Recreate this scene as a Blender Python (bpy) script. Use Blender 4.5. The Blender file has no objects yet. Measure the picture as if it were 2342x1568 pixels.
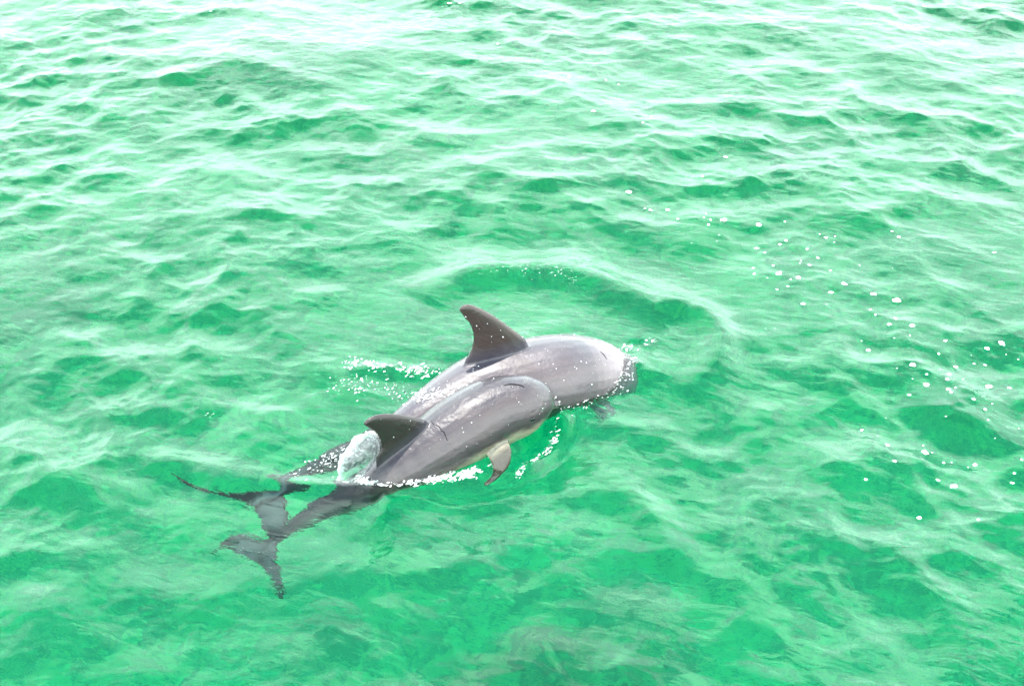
import bpy, bmesh, math, random
import numpy as np
from mathutils import Vector, Matrix
from mathutils.bvhtree import BVHTree

sc = bpy.context.scene
COL = sc.collection
random.seed(7)
rng = np.random.default_rng(5)
R = math.radians

# ------------------------------------------------------------------ camera
CAM_H, PITCH, HFOV = 4.2, 34.0, 40.0
cam = bpy.data.cameras.new('camera')
cam_ob = bpy.data.objects.new('camera', cam)
COL.objects.link(cam_ob)
cam_ob.location = (0, 0, CAM_H)
cam_ob.rotation_euler = (R(90 - PITCH), 0, 0)
cam.sensor_width = 36
cam.lens = 18 / math.tan(R(HFOV / 2))
cam.clip_end = 6000
sc.camera = cam_ob

# ------------------------------------------------------------------ sky
SUN_EL, SUN_AZ = R(81), R(-30)
world = bpy.data.worlds.new('World')
sc.world = world
world.use_nodes = True
wn = world.node_tree
bg = wn.nodes['Background']
sky = wn.nodes.new('ShaderNodeTexSky')
sky.sky_type = 'NISHITA'
sky.sun_disc = False
sky.sun_elevation = SUN_EL
sky.sun_rotation = SUN_AZ
sky.air_density = 1.6
sky.dust_density = 0.1
hs = wn.nodes.new('ShaderNodeHueSaturation')
hs.inputs['Saturation'].default_value = 0.7
wn.links.new(sky.outputs[0], hs.inputs['Color'])
# unseen white haze and cloud low all round, shaped for the water's reflections
tc = wn.nodes.new('ShaderNodeTexCoord')
sep = wn.nodes.new('ShaderNodeSeparateXYZ')
wn.links.new(tc.outputs['Generated'], sep.inputs[0])
mp = wn.nodes.new('ShaderNodeMapping')
mp.inputs['Scale'].default_value = (1, 1, 2.6)
wn.links.new(tc.outputs['Generated'], mp.inputs[0])
cn = wn.nodes.new('ShaderNodeTexNoise')
cn.inputs['Scale'].default_value = 3.2
cn.inputs['Detail'].default_value = 6
wn.links.new(mp.outputs[0], cn.inputs['Vector'])
def wmath(op, a, b=None, clamp=False):
    n = wn.nodes.new('ShaderNodeMath'); n.operation = op; n.use_clamp = clamp
    for i, v in enumerate((a, b)):
        if v is None: continue
        if isinstance(v, (int, float)): n.inputs[i].default_value = v
        else: wn.links.new(v, n.inputs[i])
    return n.outputs[0]
up = wmath('MAXIMUM', sep.outputs[2], 0.0)
edge = wmath('ADD', up, wmath('MULTIPLY', wmath('SUBTRACT', cn.outputs[0], 0.5), 0.55))
low = wmath('SUBTRACT', 1.0, wmath('DIVIDE', wmath('SUBTRACT', edge, 0.64), 0.13), True)
hz = wmath('MULTIPLY', low, wmath('ADD', wmath('MULTIPLY', wmath('SUBTRACT', 1.0, up), 0.35), 0.65), True)
mixs = wn.nodes.new('ShaderNodeMix'); mixs.data_type = 'RGBA'
wn.links.new(hz, mixs.inputs[0])
wn.links.new(hs.outputs[0], mixs.inputs[6])
mixs.inputs[7].default_value = (14.8, 16.9, 16.8, 1)
wn.links.new(mixs.outputs[2], bg.inputs[0])
bg.inputs[1].default_value = 0.08

# ------------------------------------------------------------------ sun
sl = bpy.data.lights.new('sun', 'SUN')
sl.energy = 2.5
sl.angle = R(0.5)
sl.cycles.use_multiple_importance_sampling = False
sl.color = (1.0, 0.95, 0.87)
sun = bpy.data.objects.new('sun', sl)
COL.objects.link(sun)
sd = Vector((math.sin(SUN_AZ) * math.cos(SUN_EL), math.cos(SUN_AZ) * math.cos(SUN_EL), math.sin(SUN_EL)))
sun.rotation_euler = sd.to_track_quat('Z', 'Y').to_euler()

sc.view_settings.view_transform = 'Standard'
sc.view_settings.look = 'None'
sc.view_settings.gamma = 1
sc.view_settings.exposure = 2.08
sc.cycles.use_denoising = True
sc.cycles.max_bounces = 12
sc.cycles.transmission_bounces = 8
sc.cycles.transparent_max_bounces = 12
sc.cycles.sample_clamp_indirect = 6.0

# ------------------------------------------------------------------ placing by sight lines (photo 2342 px wide as viewed)
CR = Matrix.Rotation(R(90 - PITCH), 3, 'X')
def ray(px, py):
    f = (2342 / 2) / math.tan(R(HFOV / 2))
    return (CR @ Vector((px - 1171, -(py - 784), -f))).normalized()
def P(px, py, z=0.0):
    """World point of height z on the sight line; below the sea the line is bent as water bends it."""
    d = ray(px, py)
    o = Vector((0, 0, CAM_H))
    if z >= 0:
        return o + d * ((z - CAM_H) / d.z)
    q = o + d * (-CAM_H / d.z)
    s = math.hypot(d.x, d.y) / 1.33
    h = Vector((d.x, d.y, 0)).normalized()
    return q + (h * s + Vector((0, 0, -math.sqrt(1 - s * s)))) * (-z / math.sqrt(1 - s * s))
def on_plane(px, py, p0, n):
    d = ray(px, py); o = Vector((0, 0, CAM_H))
    return o + d * ((p0 - o).dot(n) / d.dot(n))

def tag(o, label=None, cat=None, group=None, kind=None):
    for k, v in (('label', label), ('category', cat), ('group', group), ('kind', kind)):
        if v: o[k] = v
    return o
def link(name, me, mat=None, parent=None):
    o = bpy.data.objects.new(name, me)
    COL.objects.link(o)
    if mat: me.materials.append(mat)
    if parent: o.parent = parent
    return o
def mesh_np(name, v, f, smooth=True):
    me = bpy.data.meshes.new(name)
    f = np.asarray(f, np.int32); k = f.shape[1]
    me.vertices.add(len(v)); me.vertices.foreach_set('co', np.asarray(v, np.float32).ravel())
    me.loops.add(f.size); me.loops.foreach_set('vertex_index', f.ravel())
    me.polygons.add(len(f)); me.polygons.foreach_set('loop_start', np.arange(0, f.size, k, dtype=np.int32))
    me.update(calc_edges=True)
    me.polygons.foreach_set('use_smooth', np.full(len(f), smooth))
    return me
def catmull(pts, n):
    pts = np.asarray(pts, float)
    e = np.vstack([2 * pts[0] - pts[1], pts, 2 * pts[-1] - pts[-2]])
    out = []
    m = len(pts) - 1
    for t in np.linspace(0, m, n):
        i = min(int(t), m - 1); u = t - i
        a, b, c, d = e[i:i + 4]
        out.append(.5 * (2 * b + (c - a) * u + (2 * a - 5 * b + 4 * c - d) * u * u + (3 * b - a - 3 * c + d) * u ** 3))
    return np.array(out)

# ------------------------------------------------------------------ node helper
class NT:
    def __init__(s, name):
        s.m = bpy.data.materials.new(name); s.m.use_nodes = True
        s.t = s.m.node_tree; s.b = s.t.nodes['Principled BSDF']; s.out = s.t.nodes['Material Output']
    def n(s, typ, **kw):
        x = s.t.nodes.new(typ)
        for k, v in kw.items(): setattr(x, k, v)
        return x
    def l(s, a, b): s.t.links.new(a, b)
    def math(s, op, a, b=None, c=None, clamp=False):
        x = s.n('ShaderNodeMath', operation=op, use_clamp=clamp)
        for i, v in enumerate((a, b, c)):
            if v is None: continue
            if isinstance(v, (int, float)): x.inputs[i].default_value = v
            else: s.l(v, x.inputs[i])
        return x.outputs[0]
    def noise(s, scale, detail=3, vec=None, rough=.5, dist=0):
        x = s.n('ShaderNodeTexNoise')
        x.inputs['Scale'].default_value = scale; x.inputs['Detail'].default_value = detail
        x.inputs['Roughness'].default_value = rough; x.inputs['Distortion'].default_value = dist
        if vec: s.l(vec, x.inputs['Vector'])
        return x.outputs[0]
    def coords(s, scale=(1, 1, 1), rot=(0, 0, 0)):
        t = s.n('ShaderNodeTexCoord'); m = s.n('ShaderNodeMapping')
        m.inputs['Scale'].default_value = scale; m.inputs['Rotation'].default_value = rot
        s.l(t.outputs['Object'], m.inputs[0]); return m.outputs[0]
    def along(s, ang, scale):
        t = s.n('ShaderNodeTexCoord'); a = s.n('ShaderNodeMapping'); m = s.n('ShaderNodeMapping')
        a.inputs['Rotation'].default_value = (0, 0, -ang); m.inputs['Scale'].default_value = scale
        s.l(t.outputs['Object'], a.inputs[0]); s.l(a.outputs[0], m.inputs[0]); return m.outputs[0]
    def ramp(s, fac, stops):
        x = s.n('ShaderNodeValToRGB'); e = x.color_ramp.elements
        while len(e) < len(stops): e.new(0.5)
        for q, (p, c) in zip(e, stops): q.position = p; q.color = (*c, 1)
        s.l(fac, x.inputs[0]); return x.outputs[0]
    def mix(s, fac, a, b, blend='MIX'):
        x = s.n('ShaderNodeMix', data_type='RGBA', blend_type=blend)
        for i, v in ((0, fac), (6, a), (7, b)):
            if isinstance(v, (int, float)): x.inputs[i].default_value = v
            elif isinstance(v, tuple): x.inputs[i].default_value = (*v, 1)
            else: s.l(v, x.inputs[i])
        return x.outputs[2]
    def bump(s, h, strength, dist, nrm=None):
        x = s.n('ShaderNodeBump'); x.inputs['Strength'].default_value = strength; x.inputs['Distance'].default_value = dist
        s.l(h, x.inputs['Height'])
        if nrm: s.l(nrm, x.inputs['Normal'])
        return x.outputs[0]

# ------------------------------------------------------------------ water
WN, WL = 1024, 16.0
CELL = WL / WN
kv = 2 * np.pi * np.fft.fftfreq(WN, CELL)
KX, KY = np.meshgrid(kv, kv, indexing='ij')
KK = np.hypot(KX, KY); KK[0, 0] = 1
def wave_field(lo, hi, slope, ang, spread, p, chop=0.0):
    lam = 2 * np.pi / KK
    band = np.exp(-(lo / lam) ** 4) * np.exp(-(lam / hi) ** 4)
    th = np.arctan2(KY, KX) - ang
    D = np.exp(-(np.sin(th) ** 2) / (2 * spread ** 2))
    A = band * KK ** (-p) * np.sqrt(D)
    F = A * (rng.normal(size=A.shape) + 1j * rng.normal(size=A.shape))
    h = np.fft.ifft2(F).real
    F = np.fft.fft2(h)
    s = np.sqrt((np.fft.ifft2(1j * KX * F).real ** 2 + np.fft.ifft2(1j * KY * F).real ** 2).mean())
    F *= slope / s
    dx = np.fft.ifft2(-1j * KX / KK * F).real * chop
    dy = np.fft.ifft2(-1j * KY / KK * F).real * chop
    return np.fft.ifft2(F).real, dx, dy
ANG = math.atan2(1, .42)
big = wave_field(.8, 3.2, .05, ANG, .55, 2.0, .8)
mid = wave_field(.18, .95, .105, ANG + .15, .75, 2.0, .9)
crs = wave_field(.14, .8, .06, ANG - 1.0, .6, 2.0, .8)
mid = tuple(a + b for a, b in zip(mid, crs))
fine = wave_field(.04, .22, .088, ANG - .1, 1.0, 1.8, .7)

gust = wave_field(1.6, 6.0, .1, ANG + .8, 3.0, 1.2)[0]
gust = np.clip(1 + .33 * gust / gust.std(), .45, 1.7)
mid = tuple(a * gust for a in mid); fine = tuple(a * (.4 + .6 * gust) for a in fine)
ax = np.arange(-7.2, 7.2, CELL); ay = np.arange(2.4, 14.6, CELL)
def grow(e, sg):
    r = []; s = CELL; x = e
    while abs(x) < 900: s *= 1.13; x += sg * s; r.append(x)
    return np.array(r)
xs = np.concatenate([grow(ax[0], -1)[::-1], ax, grow(ax[-1], 1)])
ys = np.concatenate([grow(ay[0], -1)[::-1], ay, grow(ay[-1], 1)])
X, Y = np.meshgrid(xs, ys, indexing='ij')
I = np.round(X / CELL).astype(int) % WN; J = np.round(Y / CELL).astype(int) % WN

def wpts(pp): return np.array([P(x, y)[:2] for x, y in pp])
def dist_line(pp):
    """distance to a polyline and the position 0..1 along it"""
    q = catmull(wpts(pp), 6 * len(pp))
    best = np.full(X.shape, 1e9); tt = np.zeros(X.shape)
    m = len(q) - 1
    for i in range(m):
        a = q[i]; b = q[i + 1] - a; L2 = (b ** 2).sum()
        u = np.clip(((X - a[0]) * b[0] + (Y - a[1]) * b[1]) / L2, 0, 1)
        d = np.hypot(X - a[0] - u * b[0], Y - a[1] - u * b[1])
        k = d < best; best[k] = d[k]; tt[k] = ((i + u) / m)[k]
    return best, tt
add = np.zeros(X.shape)
LUMP = (big[0] / big[0].std())[J, I]
def ridge(pp, amp, w, fade=.25):
    d, t = dist_line(pp)
    e = np.clip(t / fade, 0, 1) * np.clip((1 - t) / fade, 0, 1)
    global add
    e = e * np.clip(.9 + .3 * LUMP, .5, 1.3)
    add = add + amp * np.exp(-(d / w) ** 2) * np.sqrt(np.clip(e, 0, 9))
def dent(px, py, amp, rx, ry, rot=0.0):
    c = P(px, py); global add
    cx, cy = X - c.x, Y - c.y
    u = cx * math.cos(rot) + cy * math.sin(rot); v = -cx * math.sin(rot) + cy * math.cos(rot)
    add = add + amp * np.exp(-(u / rx) ** 2 - (v / ry) ** 2)
# the wave the swimmers push ahead, the hollow under the calf's chin and their wake
ridge([(960, 680), (1060, 630), (1180, 612), (1320, 632), (1470, 690), (1560, 720)], .075, .16)
ridge([(1500, 700), (1600, 715), (1645, 775), (1630, 850), (1560, 900)], .055, .10)
ridge([(30, 960), (80, 1060), (190, 1130), (320, 1120)], .04, .14)
ridge([(1270, 1260), (1150, 1270), (1020, 1300), (900, 1330)], .02, .1)
dent(1212, 1002, -.13, .20, .17)
dent(1120, 1112, -.05, .30, .10, .4)
ridge([(1262, 925), (1290, 965), (1268, 1015), (1215, 1055), (1165, 1090)], .055, .045)
ridge([(870, 1150), (960, 1140), (1060, 1150), (1160, 1135), (1230, 1090)], .03, .06)
ridge([(330, 985), (380, 1045), (470, 1085), (560, 1100), (640, 1098)], .035, .09)
ridge([(600, 1100), (700, 1112), (800, 1118), (870, 1130)], .03, .05)
ridge([(1290, 1010), (1400, 1110), (1520, 1230), (1640, 1330), (1760, 1390)], .02, .10)
ridge([(790, 850), (870, 845), (960, 850), (1030, 865)], .014, .06)
dent(1450, 850, .05, .16, .12)
dl, _ = dist_line([(520, 1200), (700, 1120), (900, 1030), (1100, 960), (1300, 900), (1450, 850)])
da, _ = dist_line([(1000, 680), (1200, 660), (1400, 690), (1560, 750), (1580, 830)])
calm = (1 - .55 * np.exp(-(da / .3) ** 4)) * 1.0
calm *= 1 - .5 * np.exp(-(dl / .42) ** 4)
far = np.clip(1.6 - np.maximum(np.abs(X) - 7.2, np.maximum(Y - 14.6, 2.4 - Y)) / 14, .25, 1)
dh, _ = dist_line([(1290, 930), (1380, 905), (1440, 865), (1450, 820)])
busy = 1.5 * np.exp(-(dh / .13) ** 2)
H = [sum(w * a[k][I, J] for w, a in ((calm, big), (calm, mid), (.55 + .45 * calm + busy, fine))) for k in range(3)]
Z = H[0] + add
inner = (np.abs(X) < 8) & (Y > 1.8) & (Y < 15.5)
XX = X - H[1] * inner; YY = Y - H[2] * inner
n_, m_ = X.shape
idx = np.arange(n_ * m_).reshape(n_, m_)
sea_me = mesh_np('sea', np.stack([XX, YY, Z], -1).reshape(-1, 3),
                 np.stack([idx[:-1, :-1], idx[1:, :-1], idx[1:, 1:], idx[:-1, 1:]], -1).reshape(-1, 4))
def sea_z(x, y):
    i = np.clip(np.searchsorted(xs, x), 0, n_ - 1); j = np.clip(np.searchsorted(ys, y), 0, m_ - 1)
    return float(Z[i, j])

w = NT('sea_water'); w.t.nodes.remove(w.b)
glass = w.n('ShaderNodeBsdfGlass'); glass.inputs['IOR'].default_value = 1.333; glass.inputs['Roughness'].default_value = 0.0
c1 = w.along(R(-24), (9, 24, 9))
c2 = w.along(R(15), (30, 60, 30))
r1 = w.noise(1.0, 3, c1, .55, .6); r2 = w.noise(1.0, 2, c2, .5, .3)
patch = w.math('MULTIPLY', w.math('SUBTRACT', w.noise(1.3, 2, w.coords()), .38), 3.2, clamp=True)
rip = w.math('ADD', r1, w.math('MULTIPLY', r2, w.math('MULTIPLY', patch, .45)))
w.l(w.bump(rip, .45, .009), glass.inputs['Normal'])
w.l(glass.outputs[0], w.out.inputs['Surface'])
va = w.n('ShaderNodeVolumeAbsorption')
va.inputs[0].default_value = (0.2, 0.838, 0.745, 1); va.inputs[1].default_value = 1.25
w.l(va.outputs[0], w.out.inputs['Volume'])
w.m.cycles.homogeneous_volume = True
sea = tag(link('sea', sea_me, w.m), 'choppy clear green sea with pale sky reflections', kind='structure')

s = NT('sand')
f1 = s.noise(.9, 3, s.coords(), .5, .4); f2 = s.noise(5.5, 4, s.coords((1, .8, 1)), .6, 1.2)
mixf = s.math('ADD', s.math('MULTIPLY', f1, .22), s.math('MULTIPLY', f2, .78))
s.l(s.ramp(mixf, [(.38, (.42, .47, .44)), (.475, (.50, .55, .51)), (.495, (.68, .68, .55)), (.58, (.80, .78, .58))]), s.b.inputs['Base Color'])  # light patches in the sand colour stand in for caustic light
s.b.inputs['Roughness'].default_value = 1
s.b.inputs['Specular IOR Level'].default_value = 0
g = np.linspace(-905, 905, 5); GX, GY = np.meshgrid(g, g, indexing='ij')
gi = np.arange(25).reshape(5, 5)
bed = tag(link('seabed', mesh_np('seabed', np.stack([GX, GY, GX * 0 - 2.8], -1).reshape(-1, 3),
          np.stack([gi[:-1, :-1], gi[1:, :-1], gi[1:, 1:], gi[:-1, 1:]], -1).reshape(-1, 4)), s.m),
          'pale sandy seabed seen through the green water', kind='structure')

# ------------------------------------------------------------------ dolphins
def skin(name, dark, flank, belly, fin, scale, b0, b1, ang):
    m = NT(name)
    a = m.n('ShaderNodeAttribute', attribute_name='pigment_and_light')
    sp = m.n('ShaderNodeSeparateColor'); m.l(a.outputs['Color'], sp.inputs[0])
    sv, uv, fv = sp.outputs[0], sp.outputs[1], sp.outputs[2]
    blot = m.noise(5 * scale, 5, m.coords(), .6, .5)
    streak = m.noise(3.0, 4, m.along(ang, (1.0 * scale, 5 * scale, 5 * scale)), .55, .5)
    u = m.math('ADD', uv, m.math('MULTIPLY', m.math('SUBTRACT', streak, .5), .22))
    col = m.ramp(u, [(.10, belly), (b0, belly), (b1, tuple(c * .62 for c in flank)), (b1 + .10, tuple(c * .9 for c in flank)), (.68, tuple(c * 1.25 for c in flank)), (.78, flank), (.93, dark)])  # pale mid-flank stop paints the sky's sheen into the skin colour
    col = m.mix(m.math('MULTIPLY', m.math('SUBTRACT', blot, .42), 1.6, clamp=True), col, m.mix(.5, col, (.95, .9, .85), 'MULTIPLY'))
    tint = m.ramp(blot, [(.3, (.72, .72, .76)), (.5, (1, 1, 1)), (.68, (1.0, .93, .88))])
    col = m.mix(.8, col, tint, 'MULTIPLY')
    speck = m.math('GREATER_THAN', m.noise(46 * scale, 2, m.coords(), .5), .70)
    col = m.mix(m.math('MULTIPLY', speck, .35), col, (.02, .018, .018))
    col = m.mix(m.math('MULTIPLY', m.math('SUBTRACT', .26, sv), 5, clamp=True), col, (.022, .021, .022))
    col = m.mix(m.math('MULTIPLY', m.math('SUBTRACT', sv, .63), 10, clamp=True), col, tuple(c * 3.4 for c in flank)) if b0 < .3 else col  # adult head end painted paler to stand in for missing underwater sunlight
    rake = m.math('MULTIPLY', m.math('SUBTRACT', m.noise(1.0, 2, m.along(ang + .5, (14 * scale, 150 * scale, 120 * scale)), .5), .60), 9, clamp=True)
    rake = m.math('MULTIPLY', rake, m.math('MULTIPLY', m.math('SUBTRACT', m.noise(4 * scale, 2, m.coords()), .46), 5, clamp=True))
    col = m.mix(m.math('MULTIPLY', rake, .4), col, tuple(c * 2.6 for c in flank))
    fcol = m.mix(m.noise(14 * scale, 4, m.coords(), .6), fin, tuple(c * 1.9 for c in fin))
    col = m.mix(fv, col, fcol)
    m.l(col, m.b.inputs['Base Color'])
    m.l(m.math('ADD', .34, m.math('MULTIPLY', blot, .25)), m.b.inputs['Roughness'])
    m.b.inputs['Specular IOR Level'].default_value = .45
    m.b.inputs['Coat Weight'].default_value = .6
    m.b.inputs['Coat Roughness'].default_value = .065
    m.b.inputs['Coat IOR'].default_value = 1.36
    fine_ = m.noise(34 * scale, 3, m.coords(), .6)
    wet = m.noise(9 * scale, 3, m.coords(), .5, 1.2)
    m.l(m.bump(m.math('ADD', m.math('MULTIPLY', fine_, .5), wet), .6, .008), m.b.inputs['Normal'])
    return m.m

def frames(sp):
    """sp: rows x y z a b -> points, tangent, side, up"""
    p = sp[:, :3]
    t = np.gradient(p, axis=0); t /= np.linalg.norm(t, axis=1)[:, None]
    sd_ = np.cross(t, [0, 0, 1.0]); sd_ /= np.linalg.norm(sd_, axis=1)[:, None]
    u = np.cross(sd_, t)
    return p, t, sd_, u
def tube(V, F, sp, ns=28):
    p, t, sd_, u = frames(sp)
    base = len(V)
    for i in range(len(p)):
        for k in range(ns):
            ph = 2 * math.pi * k / ns
            V.append(p[i] + sd_[i] * sp[i, 3] * math.cos(ph) + u[i] * sp[i, 4] * math.sin(ph))
    n = len(p)
    for i in range(n - 1):
        for k in range(ns):
            a = base + i * ns + k; b = base + i * ns + (k + 1) % ns
            F.append((a, b, b + ns, a + ns))
    F.append(tuple(base + k for k in range(ns))[::-1]); F.append(tuple(base + (n - 1) * ns + k for k in range(ns)))
def blade(V, F, lead, trail, nrm, th0, th1, n=16, ns=14):
    """a fin: leading and trailing edge from root to tip, lens section across"""
    L = catmull(lead, n); T = catmull(trail, n); nrm = np.asarray(nrm, float)
    base = len(V)
    for i in range(n):
        c = (L[i] + T[i]) / 2; h = (L[i] - T[i]) / 2
        th = th0 + (th1 - th0) * i / (n - 1)
        for k in range(ns):
            ph = 2 * math.pi * k / ns
            V.append(c + h * math.cos(ph) + nrm * th * math.sin(ph) * (1 + .45 * math.cos(ph)))
    for i in range(n - 1):
        for k in range(ns):
            a = base + i * ns + k; b = base + i * ns + (k + 1) % ns
            F.append((a, b, b + ns, a + ns))
    F.append(tuple(base + k for k in range(ns))[::-1]); F.append(tuple(base + (n - 1) * ns + k for k in range(ns)))

def deep(z): return z if z > -.1 else -.1 + (z + .1) * 2.5
def dolphin(label, spine, fin_lead, fin_trail, flukes, pecs, mat, voxel, finth):
    """spine rows: (px, py, z, half width, half height), tail to beak"""
    ctrl = np.array([[*P(x, y, deep(z) if i < 6 else z), a, b] for i, (x, y, z, a, b) in enumerate(spine)])
    sp = catmull(ctrl, 90); sp[:, 3:] = np.maximum(sp[:, 3:], .006)
    p, t, sd_, u = frames(sp)
    seg = np.linalg.norm(np.diff(p, axis=0), axis=1).sum()
    print('LENGTH', label, round(seg, 2))
    V, F = [], []
    tube(V, F, sp)
    # dorsal fin in the upright plane of the back below it
    c = np.array(P(*fin_lead[0], .15)); i = np.argmin(np.linalg.norm(p - c, axis=1)) - 6
    pl_n = Vector(np.cross(t[i], [0, 0, 1.0])).normalized(); p0 = Vector(p[i])
    fl = [np.array(on_plane(x, y, p0, pl_n)) for x, y in fin_lead]
    ft = [np.array(on_plane(x, y, p0, pl_n)) for x, y in fin_trail]
    drop = np.array([0, 0, -.07])
    fl.insert(0, fl[0] + drop + t[i] * .03); ft.insert(0, ft[0] + drop)
    blade(V, F, fl, ft, np.array(pl_n), finth, .009)
    for le, tr, th in flukes:
        blade(V, F, [np.array(P(q[0], q[1], deep(q[2]))) for q in le], [np.array(P(q[0], q[1], deep(q[2]))) for q in tr], [0, 0, 1], th, .009)
    for le, tr, th, nr in pecs:
        blade(V, F, [np.array(P(*q)) for q in le], [np.array(P(*q)) for q in tr], np.array(Vector(nr).normalized()), th, .008)
    bm = bmesh.new()
    vs = [bm.verts.new(v) for v in V]
    for f in F: bm.faces.new([vs[k] for k in f])
    bmesh.ops.recalc_face_normals(bm, faces=bm.faces)
    me = bpy.data.meshes.new('dolphin'); bm.to_mesh(me); bm.free()
    o = link('dolphin', me)
    md = o.modifiers.new('r', 'REMESH'); md.mode = 'VOXEL'; md.voxel_size = voxel
    ms = o.modifiers.new('s', 'SMOOTH'); ms.factor = .5; ms.iterations = 7
    dg = bpy.context.evaluated_depsgraph_get()
    me2 = bpy.data.meshes.new_from_object(o.evaluated_get(dg))
    o.modifiers.clear(); o.data = me2; bpy.data.meshes.remove(me)
    me2.name = 'dolphin'
    nv = len(me2.vertices); co = np.empty(nv * 3, np.float32); me2.vertices.foreach_get('co', co); co = co.reshape(-1, 3)
    near = np.concatenate([np.argmin(((q[:, None] - p[None]) ** 2).sum(-1), 1) for q in np.array_split(co, max(1, nv // 4000))])
    d = co - p[near]
    uu = (d * u[near]).sum(1) / sp[near, 4]; ww = (d * sd_[near]).sum(1) / sp[near, 3]
    rad = np.hypot(uu, ww)
    finm = np.clip((rad - np.where(uu > 0, 1.12, .99)) / .28, 0, 1) * np.where(uu > 0, near < 60, .82 * (near < 72))
    finm = np.maximum(finm, np.clip((5 - near) / 4, 0, 1))
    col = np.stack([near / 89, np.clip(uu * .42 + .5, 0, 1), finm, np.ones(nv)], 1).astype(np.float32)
    at = me2.attributes.new('pigment_and_light', 'FLOAT_COLOR', 'POINT'); at.data.foreach_set('color', col.ravel())
    me2.polygons.foreach_set('use_smooth', np.ones(len(me2.polygons), bool))
    me2.materials.append(mat)
    tag(o, label, 'dolphin')
    bvh = BVHTree.FromPolygons([Vector(v) for v in co], [tuple(q.vertices) for q in me2.polygons])
    def hit(px, py):
        loc, nr, _, _ = bvh.ray_cast(Vector((0, 0, CAM_H)), ray(px, py))
        return loc, nr
    return o, hit, co

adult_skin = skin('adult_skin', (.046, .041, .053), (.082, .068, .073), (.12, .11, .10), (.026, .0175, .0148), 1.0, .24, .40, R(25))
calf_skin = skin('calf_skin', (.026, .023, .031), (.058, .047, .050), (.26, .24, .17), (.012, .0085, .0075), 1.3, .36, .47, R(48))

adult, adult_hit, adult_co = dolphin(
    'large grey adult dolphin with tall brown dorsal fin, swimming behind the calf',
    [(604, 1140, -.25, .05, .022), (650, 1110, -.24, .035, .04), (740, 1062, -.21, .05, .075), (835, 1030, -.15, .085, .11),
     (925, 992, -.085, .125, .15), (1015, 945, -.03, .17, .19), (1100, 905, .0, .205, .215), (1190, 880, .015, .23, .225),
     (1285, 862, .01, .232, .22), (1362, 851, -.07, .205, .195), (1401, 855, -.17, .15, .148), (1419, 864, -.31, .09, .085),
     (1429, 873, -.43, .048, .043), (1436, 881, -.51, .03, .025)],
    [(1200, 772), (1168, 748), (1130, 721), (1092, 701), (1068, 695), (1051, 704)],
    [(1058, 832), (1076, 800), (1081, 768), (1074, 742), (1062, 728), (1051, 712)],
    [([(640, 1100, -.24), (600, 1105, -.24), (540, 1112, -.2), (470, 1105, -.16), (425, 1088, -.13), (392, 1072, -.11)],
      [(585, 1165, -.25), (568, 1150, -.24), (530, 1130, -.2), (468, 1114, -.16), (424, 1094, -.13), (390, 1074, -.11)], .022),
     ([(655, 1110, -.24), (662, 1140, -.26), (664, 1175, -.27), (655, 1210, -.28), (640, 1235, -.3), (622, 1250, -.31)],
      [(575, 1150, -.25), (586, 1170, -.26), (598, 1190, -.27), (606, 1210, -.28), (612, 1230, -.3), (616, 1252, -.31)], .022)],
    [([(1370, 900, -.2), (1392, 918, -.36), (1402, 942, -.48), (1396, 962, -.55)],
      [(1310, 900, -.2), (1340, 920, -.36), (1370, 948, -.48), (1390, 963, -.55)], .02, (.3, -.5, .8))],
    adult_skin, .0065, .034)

calf, calf_hit, calf_co = dolphin(
    'small grey dolphin calf with head raised from the water beside the adult',
    [(622, 1252, -.30, .045, .018), (655, 1222, -.27, .034, .044), (728, 1170, -.2, .054, .072), (812, 1130, -.13, .085, .102),
     (890, 1090, -.05, .11, .125), (968, 1042, .02, .145, .155), (1058, 982, .085, .17, .175), (1132, 943, .12, .165, .178),
     (1186, 928, .135, .148, .158), (1218, 921, .13, .125, .13), (1237, 921, .115, .092, .095), (1249, 925, .09, .042, .042),
     (1262, 924, .075, .026, .024), (1277, 924, .07, .018, .016)],
    [(978, 962), (945, 952), (905, 946), (870, 946), (846, 954), (832, 966)],
    [(858, 1050), (871, 1025), (868, 1005), (858, 989), (846, 981), (833, 973)],
    [([(640, 1235, -.28), (612, 1232, -.29), (580, 1232, -.3), (550, 1228, -.3), (520, 1230, -.31), (500, 1245, -.32)],
      [(602, 1290, -.3), (582, 1284, -.3), (560, 1275, -.3), (538, 1263, -.3), (514, 1256, -.31), (496, 1258, -.32)], .02),
     ([(640, 1240, -.28), (640, 1262, -.29), (646, 1290, -.3), (656, 1318, -.31), (664, 1340, -.32), (668, 1358, -.33)],
      [(586, 1276, -.3), (598, 1294, -.3), (614, 1312, -.3), (630, 1328, -.31), (648, 1344, -.32), (664, 1360, -.33)], .02)],
    [([(1160, 1000, .07), (1170, 1030, .035), (1166, 1058, -.02), (1142, 1082, -.07), (1110, 1102, -.10)],
      [(1080, 1010, .07), (1108, 1036, .035), (1126, 1064, -.02), (1120, 1082, -.07), (1101, 1095, -.10)], .018, (.4, -.8, .4))],
    calf_skin, .005, .027)

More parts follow.
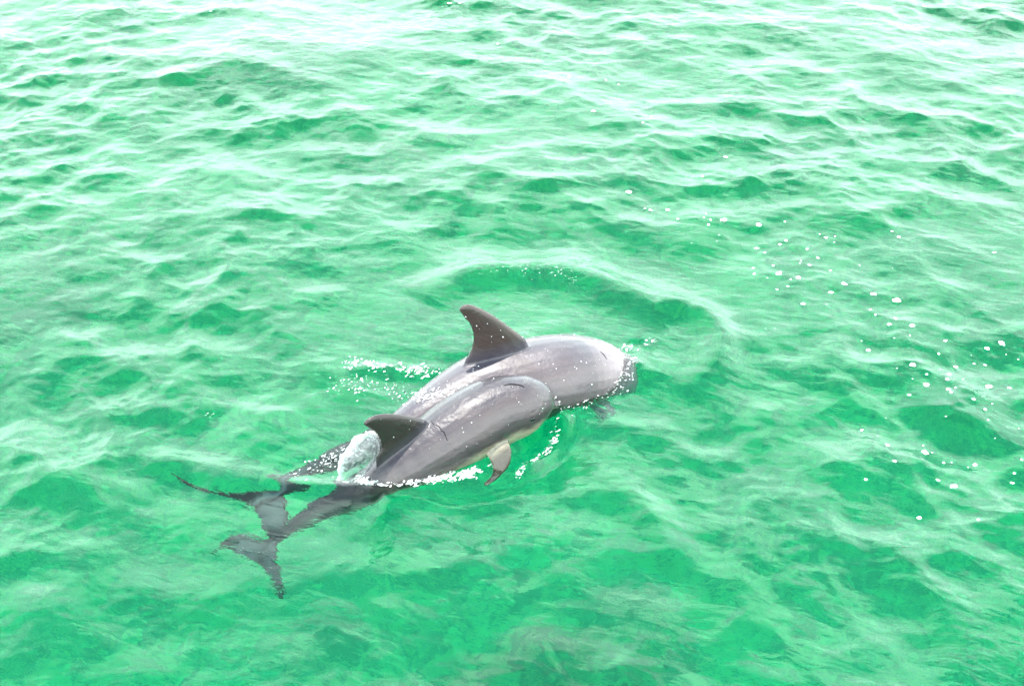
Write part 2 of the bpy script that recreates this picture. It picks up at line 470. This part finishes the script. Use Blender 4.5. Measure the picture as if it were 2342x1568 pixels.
eye_mat = NT('eye_black'); eye_mat.b.inputs['Base Color'].default_value = (.004, .004, .005, 1); eye_mat.b.inputs['Roughness'].default_value = .08
dark_mat = NT('dark_mark'); dark_mat.b.inputs['Base Color'].default_value = (.006, .005, .006, 1); dark_mat.b.inputs['Roughness'].default_value = .7; dark_mat.b.inputs['Specular IOR Level'].default_value = .1
def surface_tube(name, pts, r, mat, parent):
    """a thin mark that lies on the skin along pts (location, normal)"""
    V, F = [], []; ns = 6
    for i, (l, n) in enumerate(pts):
        a = pts[max(i - 1, 0)][0]; b = pts[min(i + 1, len(pts) - 1)][0]
        t = (b - a).normalized(); sd_ = t.cross(n).normalized()
        rr = r * math.sin(math.pi * (i + .35) / (len(pts) - .3)) ** .5
        for k in range(ns):
            ph = 2 * math.pi * k / ns
            V.append(l + sd_ * math.cos(ph) * rr + n * (math.sin(ph) * rr * .25 + .0002))
    for i in range(len(pts) - 1):
        for k in range(ns):
            a = i * ns + k; b = i * ns + (k + 1) % ns
            F.append((a, b, b + ns, a + ns))
    return link(name, mesh_np(name, V, F), mat, parent)
def marks(hit, path, n=9):
    c = catmull(path, n); out = []
    for x, y in c:
        l, nr = hit(x, y)
        if l: out.append((l, nr))
    return out
l, nr = calf_hit(1218, 958)
if l:
    bm = bmesh.new(); bmesh.ops.create_uvsphere(bm, u_segments=14, v_segments=8, radius=1)
    q = nr.to_track_quat('Z', 'Y').to_matrix().to_4x4()
    bmesh.ops.transform(bm, matrix=Matrix.Translation(l) @ q @ Matrix.Diagonal((.017, .011, .007, 1)), verts=bm.verts)
    me = bpy.data.meshes.new('eye'); bm.to_mesh(me); bm.free()
    for p_ in me.polygons: p_.use_smooth = True
    link('eye', me, eye_mat.m, calf)
for hit, par, path, nm, r in ((calf_hit, calf, [(1150, 882), (1168, 878), (1190, 881), (1200, 886)], 'blowhole', .0042),
                              (adult_hit, adult, [(1372, 803), (1381, 811), (1388, 822)], 'blowhole', .0036),
                              (calf_hit, calf, [(986, 962), (993, 971), (1004, 974), (1009, 984), (1017, 989), (1020, 1001), (1030, 1014)], 'film_edge', .0024)):  # dark line on the calf stands for the edge of a water film
    pts = marks(hit, path)
    if len(pts) > 3: surface_tube(nm, pts, r, dark_mat.m, par)

# ------------------------------------------------------------------ foam, drops and splash
fm = NT('foam_white')
fm.b.inputs['Base Color'].default_value = (.80, .83, .82, 1); fm.b.inputs['Roughness'].default_value = .35
fm.b.inputs['Transmission Weight'].default_value = .0
fz = NT('froth_water')
fz.b.inputs['Base Color'].default_value = (.86, .90, .88, 1); fz.b.inputs['Roughness'].default_value = .12
fz.b.inputs['Transmission Weight'].default_value = .55; fz.b.inputs['IOR'].default_value = 1.333
drop_m = NT('water_drop')
drop_m.b.inputs['Base Color'].default_value = (.9, .95, .95, 1); drop_m.b.inputs['Roughness'].default_value = .03
drop_m.b.inputs['Transmission Weight'].default_value = .75; drop_m.b.inputs['IOR'].default_value = 1.333

bmi = bmesh.new(); bmesh.ops.create_icosphere(bmi, subdivisions=1, radius=1)
ICO_V = np.array([v.co[:] for v in bmi.verts]); ICO_F = np.array([[v.index for v in f.verts] for f in bmi.faces]); bmi.free()
def blobs(name, items, mat):
    """items: (location, scale vector, turn) -> one mesh of small drops"""
    V, F = [], []
    for loc, scv, tz in items:
        j = ICO_V * (1 + .25 * (rng.random(ICO_V.shape) - .5)) * np.array(scv)
        c, s_ = math.cos(tz), math.sin(tz)
        j = np.stack([j[:, 0] * c - j[:, 1] * s_, j[:, 0] * s_ + j[:, 1] * c, j[:, 2]], 1)
        F.append(ICO_F + len(V) * len(ICO_V)); V.append(j + np.array(loc))
    return link(name, mesh_np(name, np.concatenate(V), np.concatenate(F)), mat)
def melt(o, vox):
    """run neighbouring drops together into torn lumps of froth"""
    md = o.modifiers.new('r', 'REMESH'); md.mode = 'VOXEL'; md.voxel_size = vox
    ms = o.modifiers.new('s', 'SMOOTH'); ms.factor = .4; ms.iterations = 2
    me = bpy.data.meshes.new_from_object(o.evaluated_get(bpy.context.evaluated_depsgraph_get()))
    o.modifiers.clear(); o.data = me; me.name = o.name
    me.polygons.foreach_set('use_smooth', np.ones(len(me.polygons), bool))
    return o
def froth(path, n, wpx, rmin, rmax, zup=.01, zoff=0.0):
    q = catmull(path, 60); it = []
    cen = [random.random() for _ in range(max(4, n // 22))]
    for _ in range(n):
        i = min(max(random.choice(cen) + random.gauss(0, .035), 0), 1) * 58; k = int(i); f = i - k
        x, y = q[k] * (1 - f) + q[k + 1] * f
        x += random.gauss(0, wpx); y += random.gauss(0, wpx * .6)
        p_ = P(x, y, zoff)
        r = .56 * (rmin + (rmax * 1.5 - rmin) * random.random() ** 4)
        z = max(sea_z(p_.x, p_.y), -.2) if zoff == 0 else p_.z
        it.append(((p_.x, p_.y, z + random.random() ** 2 * zup), (r * (1 + random.random() * 2.2), r, r * .6), random.random() * 1.2 + .2))
    return it
calf_froth = (froth([(815, 1108), (860, 1108), (930, 1103), (1000, 1092), (1060, 1082), (1100, 1070)], 1500, 6.5, .0022, .008, .02)
              + froth([(1098, 1068), (1130, 1050), (1150, 1040)], 160, 6, .002, .006, .02))
tag(melt(blobs('foam', calf_froth, fz.m), .002), 'white froth along the waterline of the calf flank', 'foam', kind='stuff')
beak = (froth([(1262, 922), (1275, 938), (1272, 965), (1266, 990), (1250, 1012), (1225, 1035)], 420, 5, .002, .0075, .05)
        + froth([(1230, 1040), (1205, 1062), (1180, 1085)], 120, 5, .002, .006, .02))
tag(melt(blobs('foam', beak, fz.m), .002), 'string of white drops round the hollow below the calf beak', 'foam', kind='stuff')
head = (froth([(1290, 930), (1340, 920), (1390, 898), (1425, 872), (1440, 840)], 620, 13, .0018, .0055, .012)
        + froth([(1395, 800), (1420, 806), (1440, 800), (1480, 790), (1520, 775)], 260, 7, .002, .006, .02))
tag(melt(blobs('foam', head, fz.m), .002), 'white ripple froth round the submerging adult head', 'foam', kind='stuff')
back = []
for _ in range(520):
    u_ = random.random(); x = 935 + 150 * u_ + random.gauss(0, 8); y = 908 - 22 * u_ + random.gauss(0, 9)
    l, nr = adult_hit(x, y)
    if l is None: continue
    r = .0015 + .004 * random.random() ** 3
    back.append((l[:], (r * (1 + 2 * random.random()), r, r * .7), random.random()))
tag(melt(blobs('foam', back, fz.m), .002), 'white water breaking over the adult back above the calf fin', 'foam', kind='stuff')
edge_ = froth([(776, 1098), (772, 1070), (778, 1042), (800, 1012), (828, 986)], 90, 6, .0018, .005, 0, .06)
wake = (edge_ + froth([(798, 836), (825, 832), (860, 846), (905, 842), (960, 854), (1020, 853)], 520, 10, .002, .008, .03)
        + froth([(760, 890), (850, 880), (930, 900)], 420, 24, .0018, .006, .01)
        + froth([(680, 1090), (720, 1070), (760, 1050), (790, 1020)], 260, 16, .002, .006, .02)
        + froth([(470, 950), (500, 945), (520, 950)], 40, 6, .0015, .004, .005))
tag(melt(blobs('foam', wake, fz.m), .002), 'scattered white froth in the wake left of the adult', 'foam', kind='stuff')
spark = froth([(1080, 640), (1200, 622), (1320, 650), (1420, 670)], 190, 14, .0012, .0035, .008)
tag(blobs('foam', spark, fz.m), 'fine white spray on the swell behind the tall dorsal fin', 'foam', kind='stuff')

def body_drops(o, co, n, zmin, rmin, rmax, xr):
    up_ = np.where((co[:, 2] > zmin) & (co[:, 0] > xr[0]) & (co[:, 0] < xr[1]))[0]
    it = []
    for k in rng.choice(up_, n):
        r = rmin + (rmax - rmin) * random.random() ** 3
        it.append((co[k], (r, r * .8, r), random.random() * 3))
    return it
tag(blobs('water_droplets', body_drops(adult, adult_co, 140, .06, .0012, .0042, (-9, 9)), fm.m),
    'white droplets of water on the adult fin and back', 'droplets', kind='stuff')
tag(blobs('water_droplets', body_drops(calf, calf_co, 70, .08, .0012, .0034, (-9, 9)), fm.m),
    'white droplets of water on the calf back', 'droplets', kind='stuff')

# sheet of water peeling off behind the calf's fin
sh = NT('splash_water')
sh.b.inputs['Base Color'].default_value = (.9, .96, .95, 1); sh.b.inputs['Roughness'].default_value = .05
sh.b.inputs['IOR'].default_value = 1.333
frn = sh.noise(55, 6, sh.coords(), .65, .8)
edge = sh.n('ShaderNodeAttribute', attribute_name='froth')
fr_ = sh.math('ADD', sh.math('MULTIPLY', sh.math('SUBTRACT', frn, .47), 2.6), edge.outputs['Fac'], clamp=True)
sh.l(sh.math('SUBTRACT', 1.0, sh.math("MULTIPLY", fr_, .36), clamp=True), sh.b.inputs["Transmission Weight"])
sh.l(sh.math('MULTIPLY', fr_, .5), sh.b.inputs['Roughness'])
sh.l(sh.bump(sh.noise(18, 3, sh.coords(), .5, .3), .12, .01), sh.b.inputs['Normal'])
cs = np.array([*P(900, 1075, .0)]); ct = Vector((.66, .75, 0)).normalized(); cn_ = ct.cross(Vector((0, 0, 1)))
leftE = catmull([(779, 1100), (774, 1075), (780, 1045), (800, 1016), (826, 992), (850, 984)], 20)
rightE = catmull([(806, 1100), (836, 1082), (858, 1056), (868, 1030), (867, 1005), (858, 986)], 20)
leftE[:, 0] += 5 * np.sin(np.arange(20) * 1.3) * np.linspace(0, 1, 20) + np.random.default_rng(3).normal(size=20) * 1.6
leftE[-4:, 1] += np.array([3, -2, 4, 1]); rightE[-5:, 1] += np.array([0, 2, -4, 3, -2])
V, F, fr = [], [], []
p0 = Vector(P(850, 1075, .04))
NU = 14
for side in (1, -1):
    for i in range(20):
        for k in range(NU + 1):
            t_ = k / NU; x, y = leftE[i] * (1 - t_) + rightE[i] * t_
            q = on_plane(x, y, p0, cn_)
            blg = math.sin(math.pi * t_) * math.sin(math.pi * min(1, (i + 2) / 21))
            rim = .010 * math.exp(-(t_ / .1) ** 2) + .004
            q = q + cn_ * (.05 * blg + side * rim * (1 if 0 < k < NU and 0 < i < 19 else .3))
            V.append(q[:]); fr.append(max(math.exp(-t_ / .07), .8 * math.exp(-(19 - i) / 2.5), .5 * math.exp(-(1 - t_) / .08)))
W_ = NU + 1
for sd_ in (0, 1):
    b0 = sd_ * 20 * W_
    for i in range(19):
        for k in range(NU):
            a = b0 + i * W_ + k
            F.append((a, a + 1, a + 1 + W_, a + W_) if sd_ == 0 else (a, a + W_, a + 1 + W_, a + 1))
o2 = 20 * W_
border = [k for k in range(W_)] + [i * W_ + NU for i in range(1, 20)] + [19 * W_ + k for k in range(NU - 1, -1, -1)] + [i * W_ for i in range(18, 0, -1)]
for a, b in zip(border, border[1:] + border[:1]): F.append((a, a + o2, b + o2, b))
me = mesh_np('splash', V, F)
at = me.attributes.new('froth', 'FLOAT', 'POINT'); at.data.foreach_set('value', np.array(fr, np.float32))
tag(link('splash', me, sh.m), 'clear sheet of splashing water behind the calf dorsal fin', 'splash')

# ------------------------------------------------------------------ foam flecks drifting on the right, one by one
fleck_px = '''186 124 26;257 126 44;175 150 26;442 147 40;580 128 22;150 112 14;163 88 12;12 115 22;432 255 34;585 231 30;556 248 28;475 285 14;700 276 28;
800 215 28;846 210 16;765 197 14;1149 186 20;1184 216 30;843 237 10;755 322 22;463 322 12;519 360 24;412 366 22;418 404 20;710 365 26;660 353 12;665 339 12;823 390 22;
551 407 58;650 431 36;610 439 14;597 475 20;539 486 22;487 427 10;896 464 38;826 509 34;685 509 8;678 571 36;980 356 12;1052 520 40;1153 380 12;1178 551 54;1693 297 24;
1034 597 20;1060 628 22;1166 648 28;1136 680 32;1255 686 38;1243 737 16;1161 751 10;988 764 12;1023 806 30;1434 768 36;1657 807 36;1734 783 54;1397 836 18;1758 830 12;
1257 896 48;1490 898 28;1590 870 20;1650 874 24;1453 944 34;1333 944 24;1443 972 28;1527 968 16;1333 1000 46;1258 968 12;1670 995 56;1780 992 32;1447 1023 28;1462 1040 22;
1487 1015 14;1239 1054 30;1582 1077 26;1683 1100 12;1646 1131 24;1436 1168 16;1118 1166 10;1662 1186 12;994 1218 20;1698 1278 12;1830 1212 10;1076 1262 10;1322 1287 12;
1372 1317 14;1126 1322 26;1328 1349 50;1600 1378 32;1565 1391 16;1429 1396 22;1163 1407 26;1475 1372 10;1674 1410 10;1248 1366 8;1845 1380 22;1806 1444 22;1798 1485 30;
1009 1499 28;1481 1532 46;1822 857 12;1574 833 8;1299 875 8;1176 912 10;1408 917 8;232 202 12;355 239 12;219 228 8;84 243 10;12 181 8;477 700 8;527 700 8;803 571 8'''
flecks = [(1650 + a * .4592, 480 + b * .4592, c * .4592) for a, b, c in (map(float, q.split()) for q in fleck_px.replace('\n', '').split(';'))]
flecks += [(1098, 10, 16), (1122, 9, 8), (1448, 272, 16), (1390, 188, 10), (1480, 195, 10), (1215, 105, 10), (1510, 203, 8), (1535, 470, 20), (1588, 508, 14),
           (1575, 505, 8), (1630, 505, 14), (1570, 300, 10), (1590, 285, 8), (1772, 378, 12), (1715, 428, 10), (300, 16, 10), (515, 28, 8), (2256, 12, 14),
           (2245, 1255, 16), (2388, 1268, 10), (2290, 1170, 14)]
variants = []
for v in range(4):
    bm = bmesh.new()
    nb = 5 + 2 * v
    for k in range(nb):
        a = 6.283 * k / nb + random.random(); rr = .62 * math.sqrt((k + .4) / nb)
        sz = .20 + .26 * random.random()
        bmesh.ops.create_icosphere(bm, subdivisions=1, radius=sz, matrix=Matrix.Translation((math.cos(a) * rr, math.sin(a) * rr * .85, 0)) @ Matrix.Diagonal((1, 1, .55, 1)))
    me = bpy.data.meshes.new('foam_fleck'); bm.to_mesh(me); bm.free()
    for p_ in me.polygons: p_.use_smooth = True
    me.materials.append(fm.m); variants.append(me)
GRP = 'white foam flecks drifting on the water'
by_size = sorted(range(len(flecks)), key=lambda k: -flecks[k][2])
own = {}
for k, (x, y, s_) in enumerate(flecks):                      # flecks that stand apart from the drifting trail
    if y < 150 and x > 1000 and x < 1200: own[k] = ('larger' if s_ > 12 else 'smaller') + ' of two white foam flecks at the middle of the top edge'
    elif y < 150 and x > 1200 and x < 1300: own[k] = 'lone white foam fleck below the middle of the top edge'
    elif y < 150 and x < 400: own[k] = 'white foam fleck on a dark ripple near the top left, larger of two'
    elif y < 150 and x < 700: own[k] = 'white foam fleck near the top left, smaller of two'
    elif y < 150: own[k] = 'lone white foam fleck in the top right corner'
    elif abs(x - 1448) < 2 and abs(y - 272) < 2: own[k] = 'oval white foam fleck on the wave crest above the tall dorsal fin'
for k, t_ in zip([q for q in by_size if q not in own][:3], ('largest oval white foam fleck of the drifting trail', 'second largest white foam fleck of the drifting trail', 'third largest white foam fleck of the drifting trail')):
    own[k] = t_
right = max((k for k in range(len(flecks)) if k not in own), key=lambda k: flecks[k][0]); own[right] = 'white foam fleck furthest to the right in the drifting trail'
low_ = max((k for k in range(len(flecks)) if k not in own), key=lambda k: flecks[k][1]); own[low_] = 'white foam fleck nearest the viewer at the low end of the trail'
for k, (x, y, s_) in enumerate(flecks):
    p_ = P(x / 1.0675, y / 1.0675)
    for _ in range(4): p_ = P(x / 1.0675, y / 1.0675, max(sea_z(p_.x, p_.y), 0))
    o = bpy.data.objects.new('foam_fleck', variants[k % 4]); COL.objects.link(o)
    dist = (p_ - Vector((0, 0, CAM_H))).length
    r = s_ / 2 * dist / ((2500 / 2) / math.tan(R(HFOV / 2))) * .95
    o.location = (p_.x, p_.y, sea_z(p_.x, p_.y) + r * .1)
    o.scale = (r * (.85 + .4 * random.random()), r * (.8 + .3 * random.random()), r * .7); o.rotation_euler = (0, 0, random.random() * 6)
    d_ = 'tiny round white foam fleck in the trail drifting right of the dolphins' if s_ < 16 else 'small white foam fleck in the trail drifting right of the dolphins'
    tag(o, own.get(k, d_), 'foam fleck', GRP)
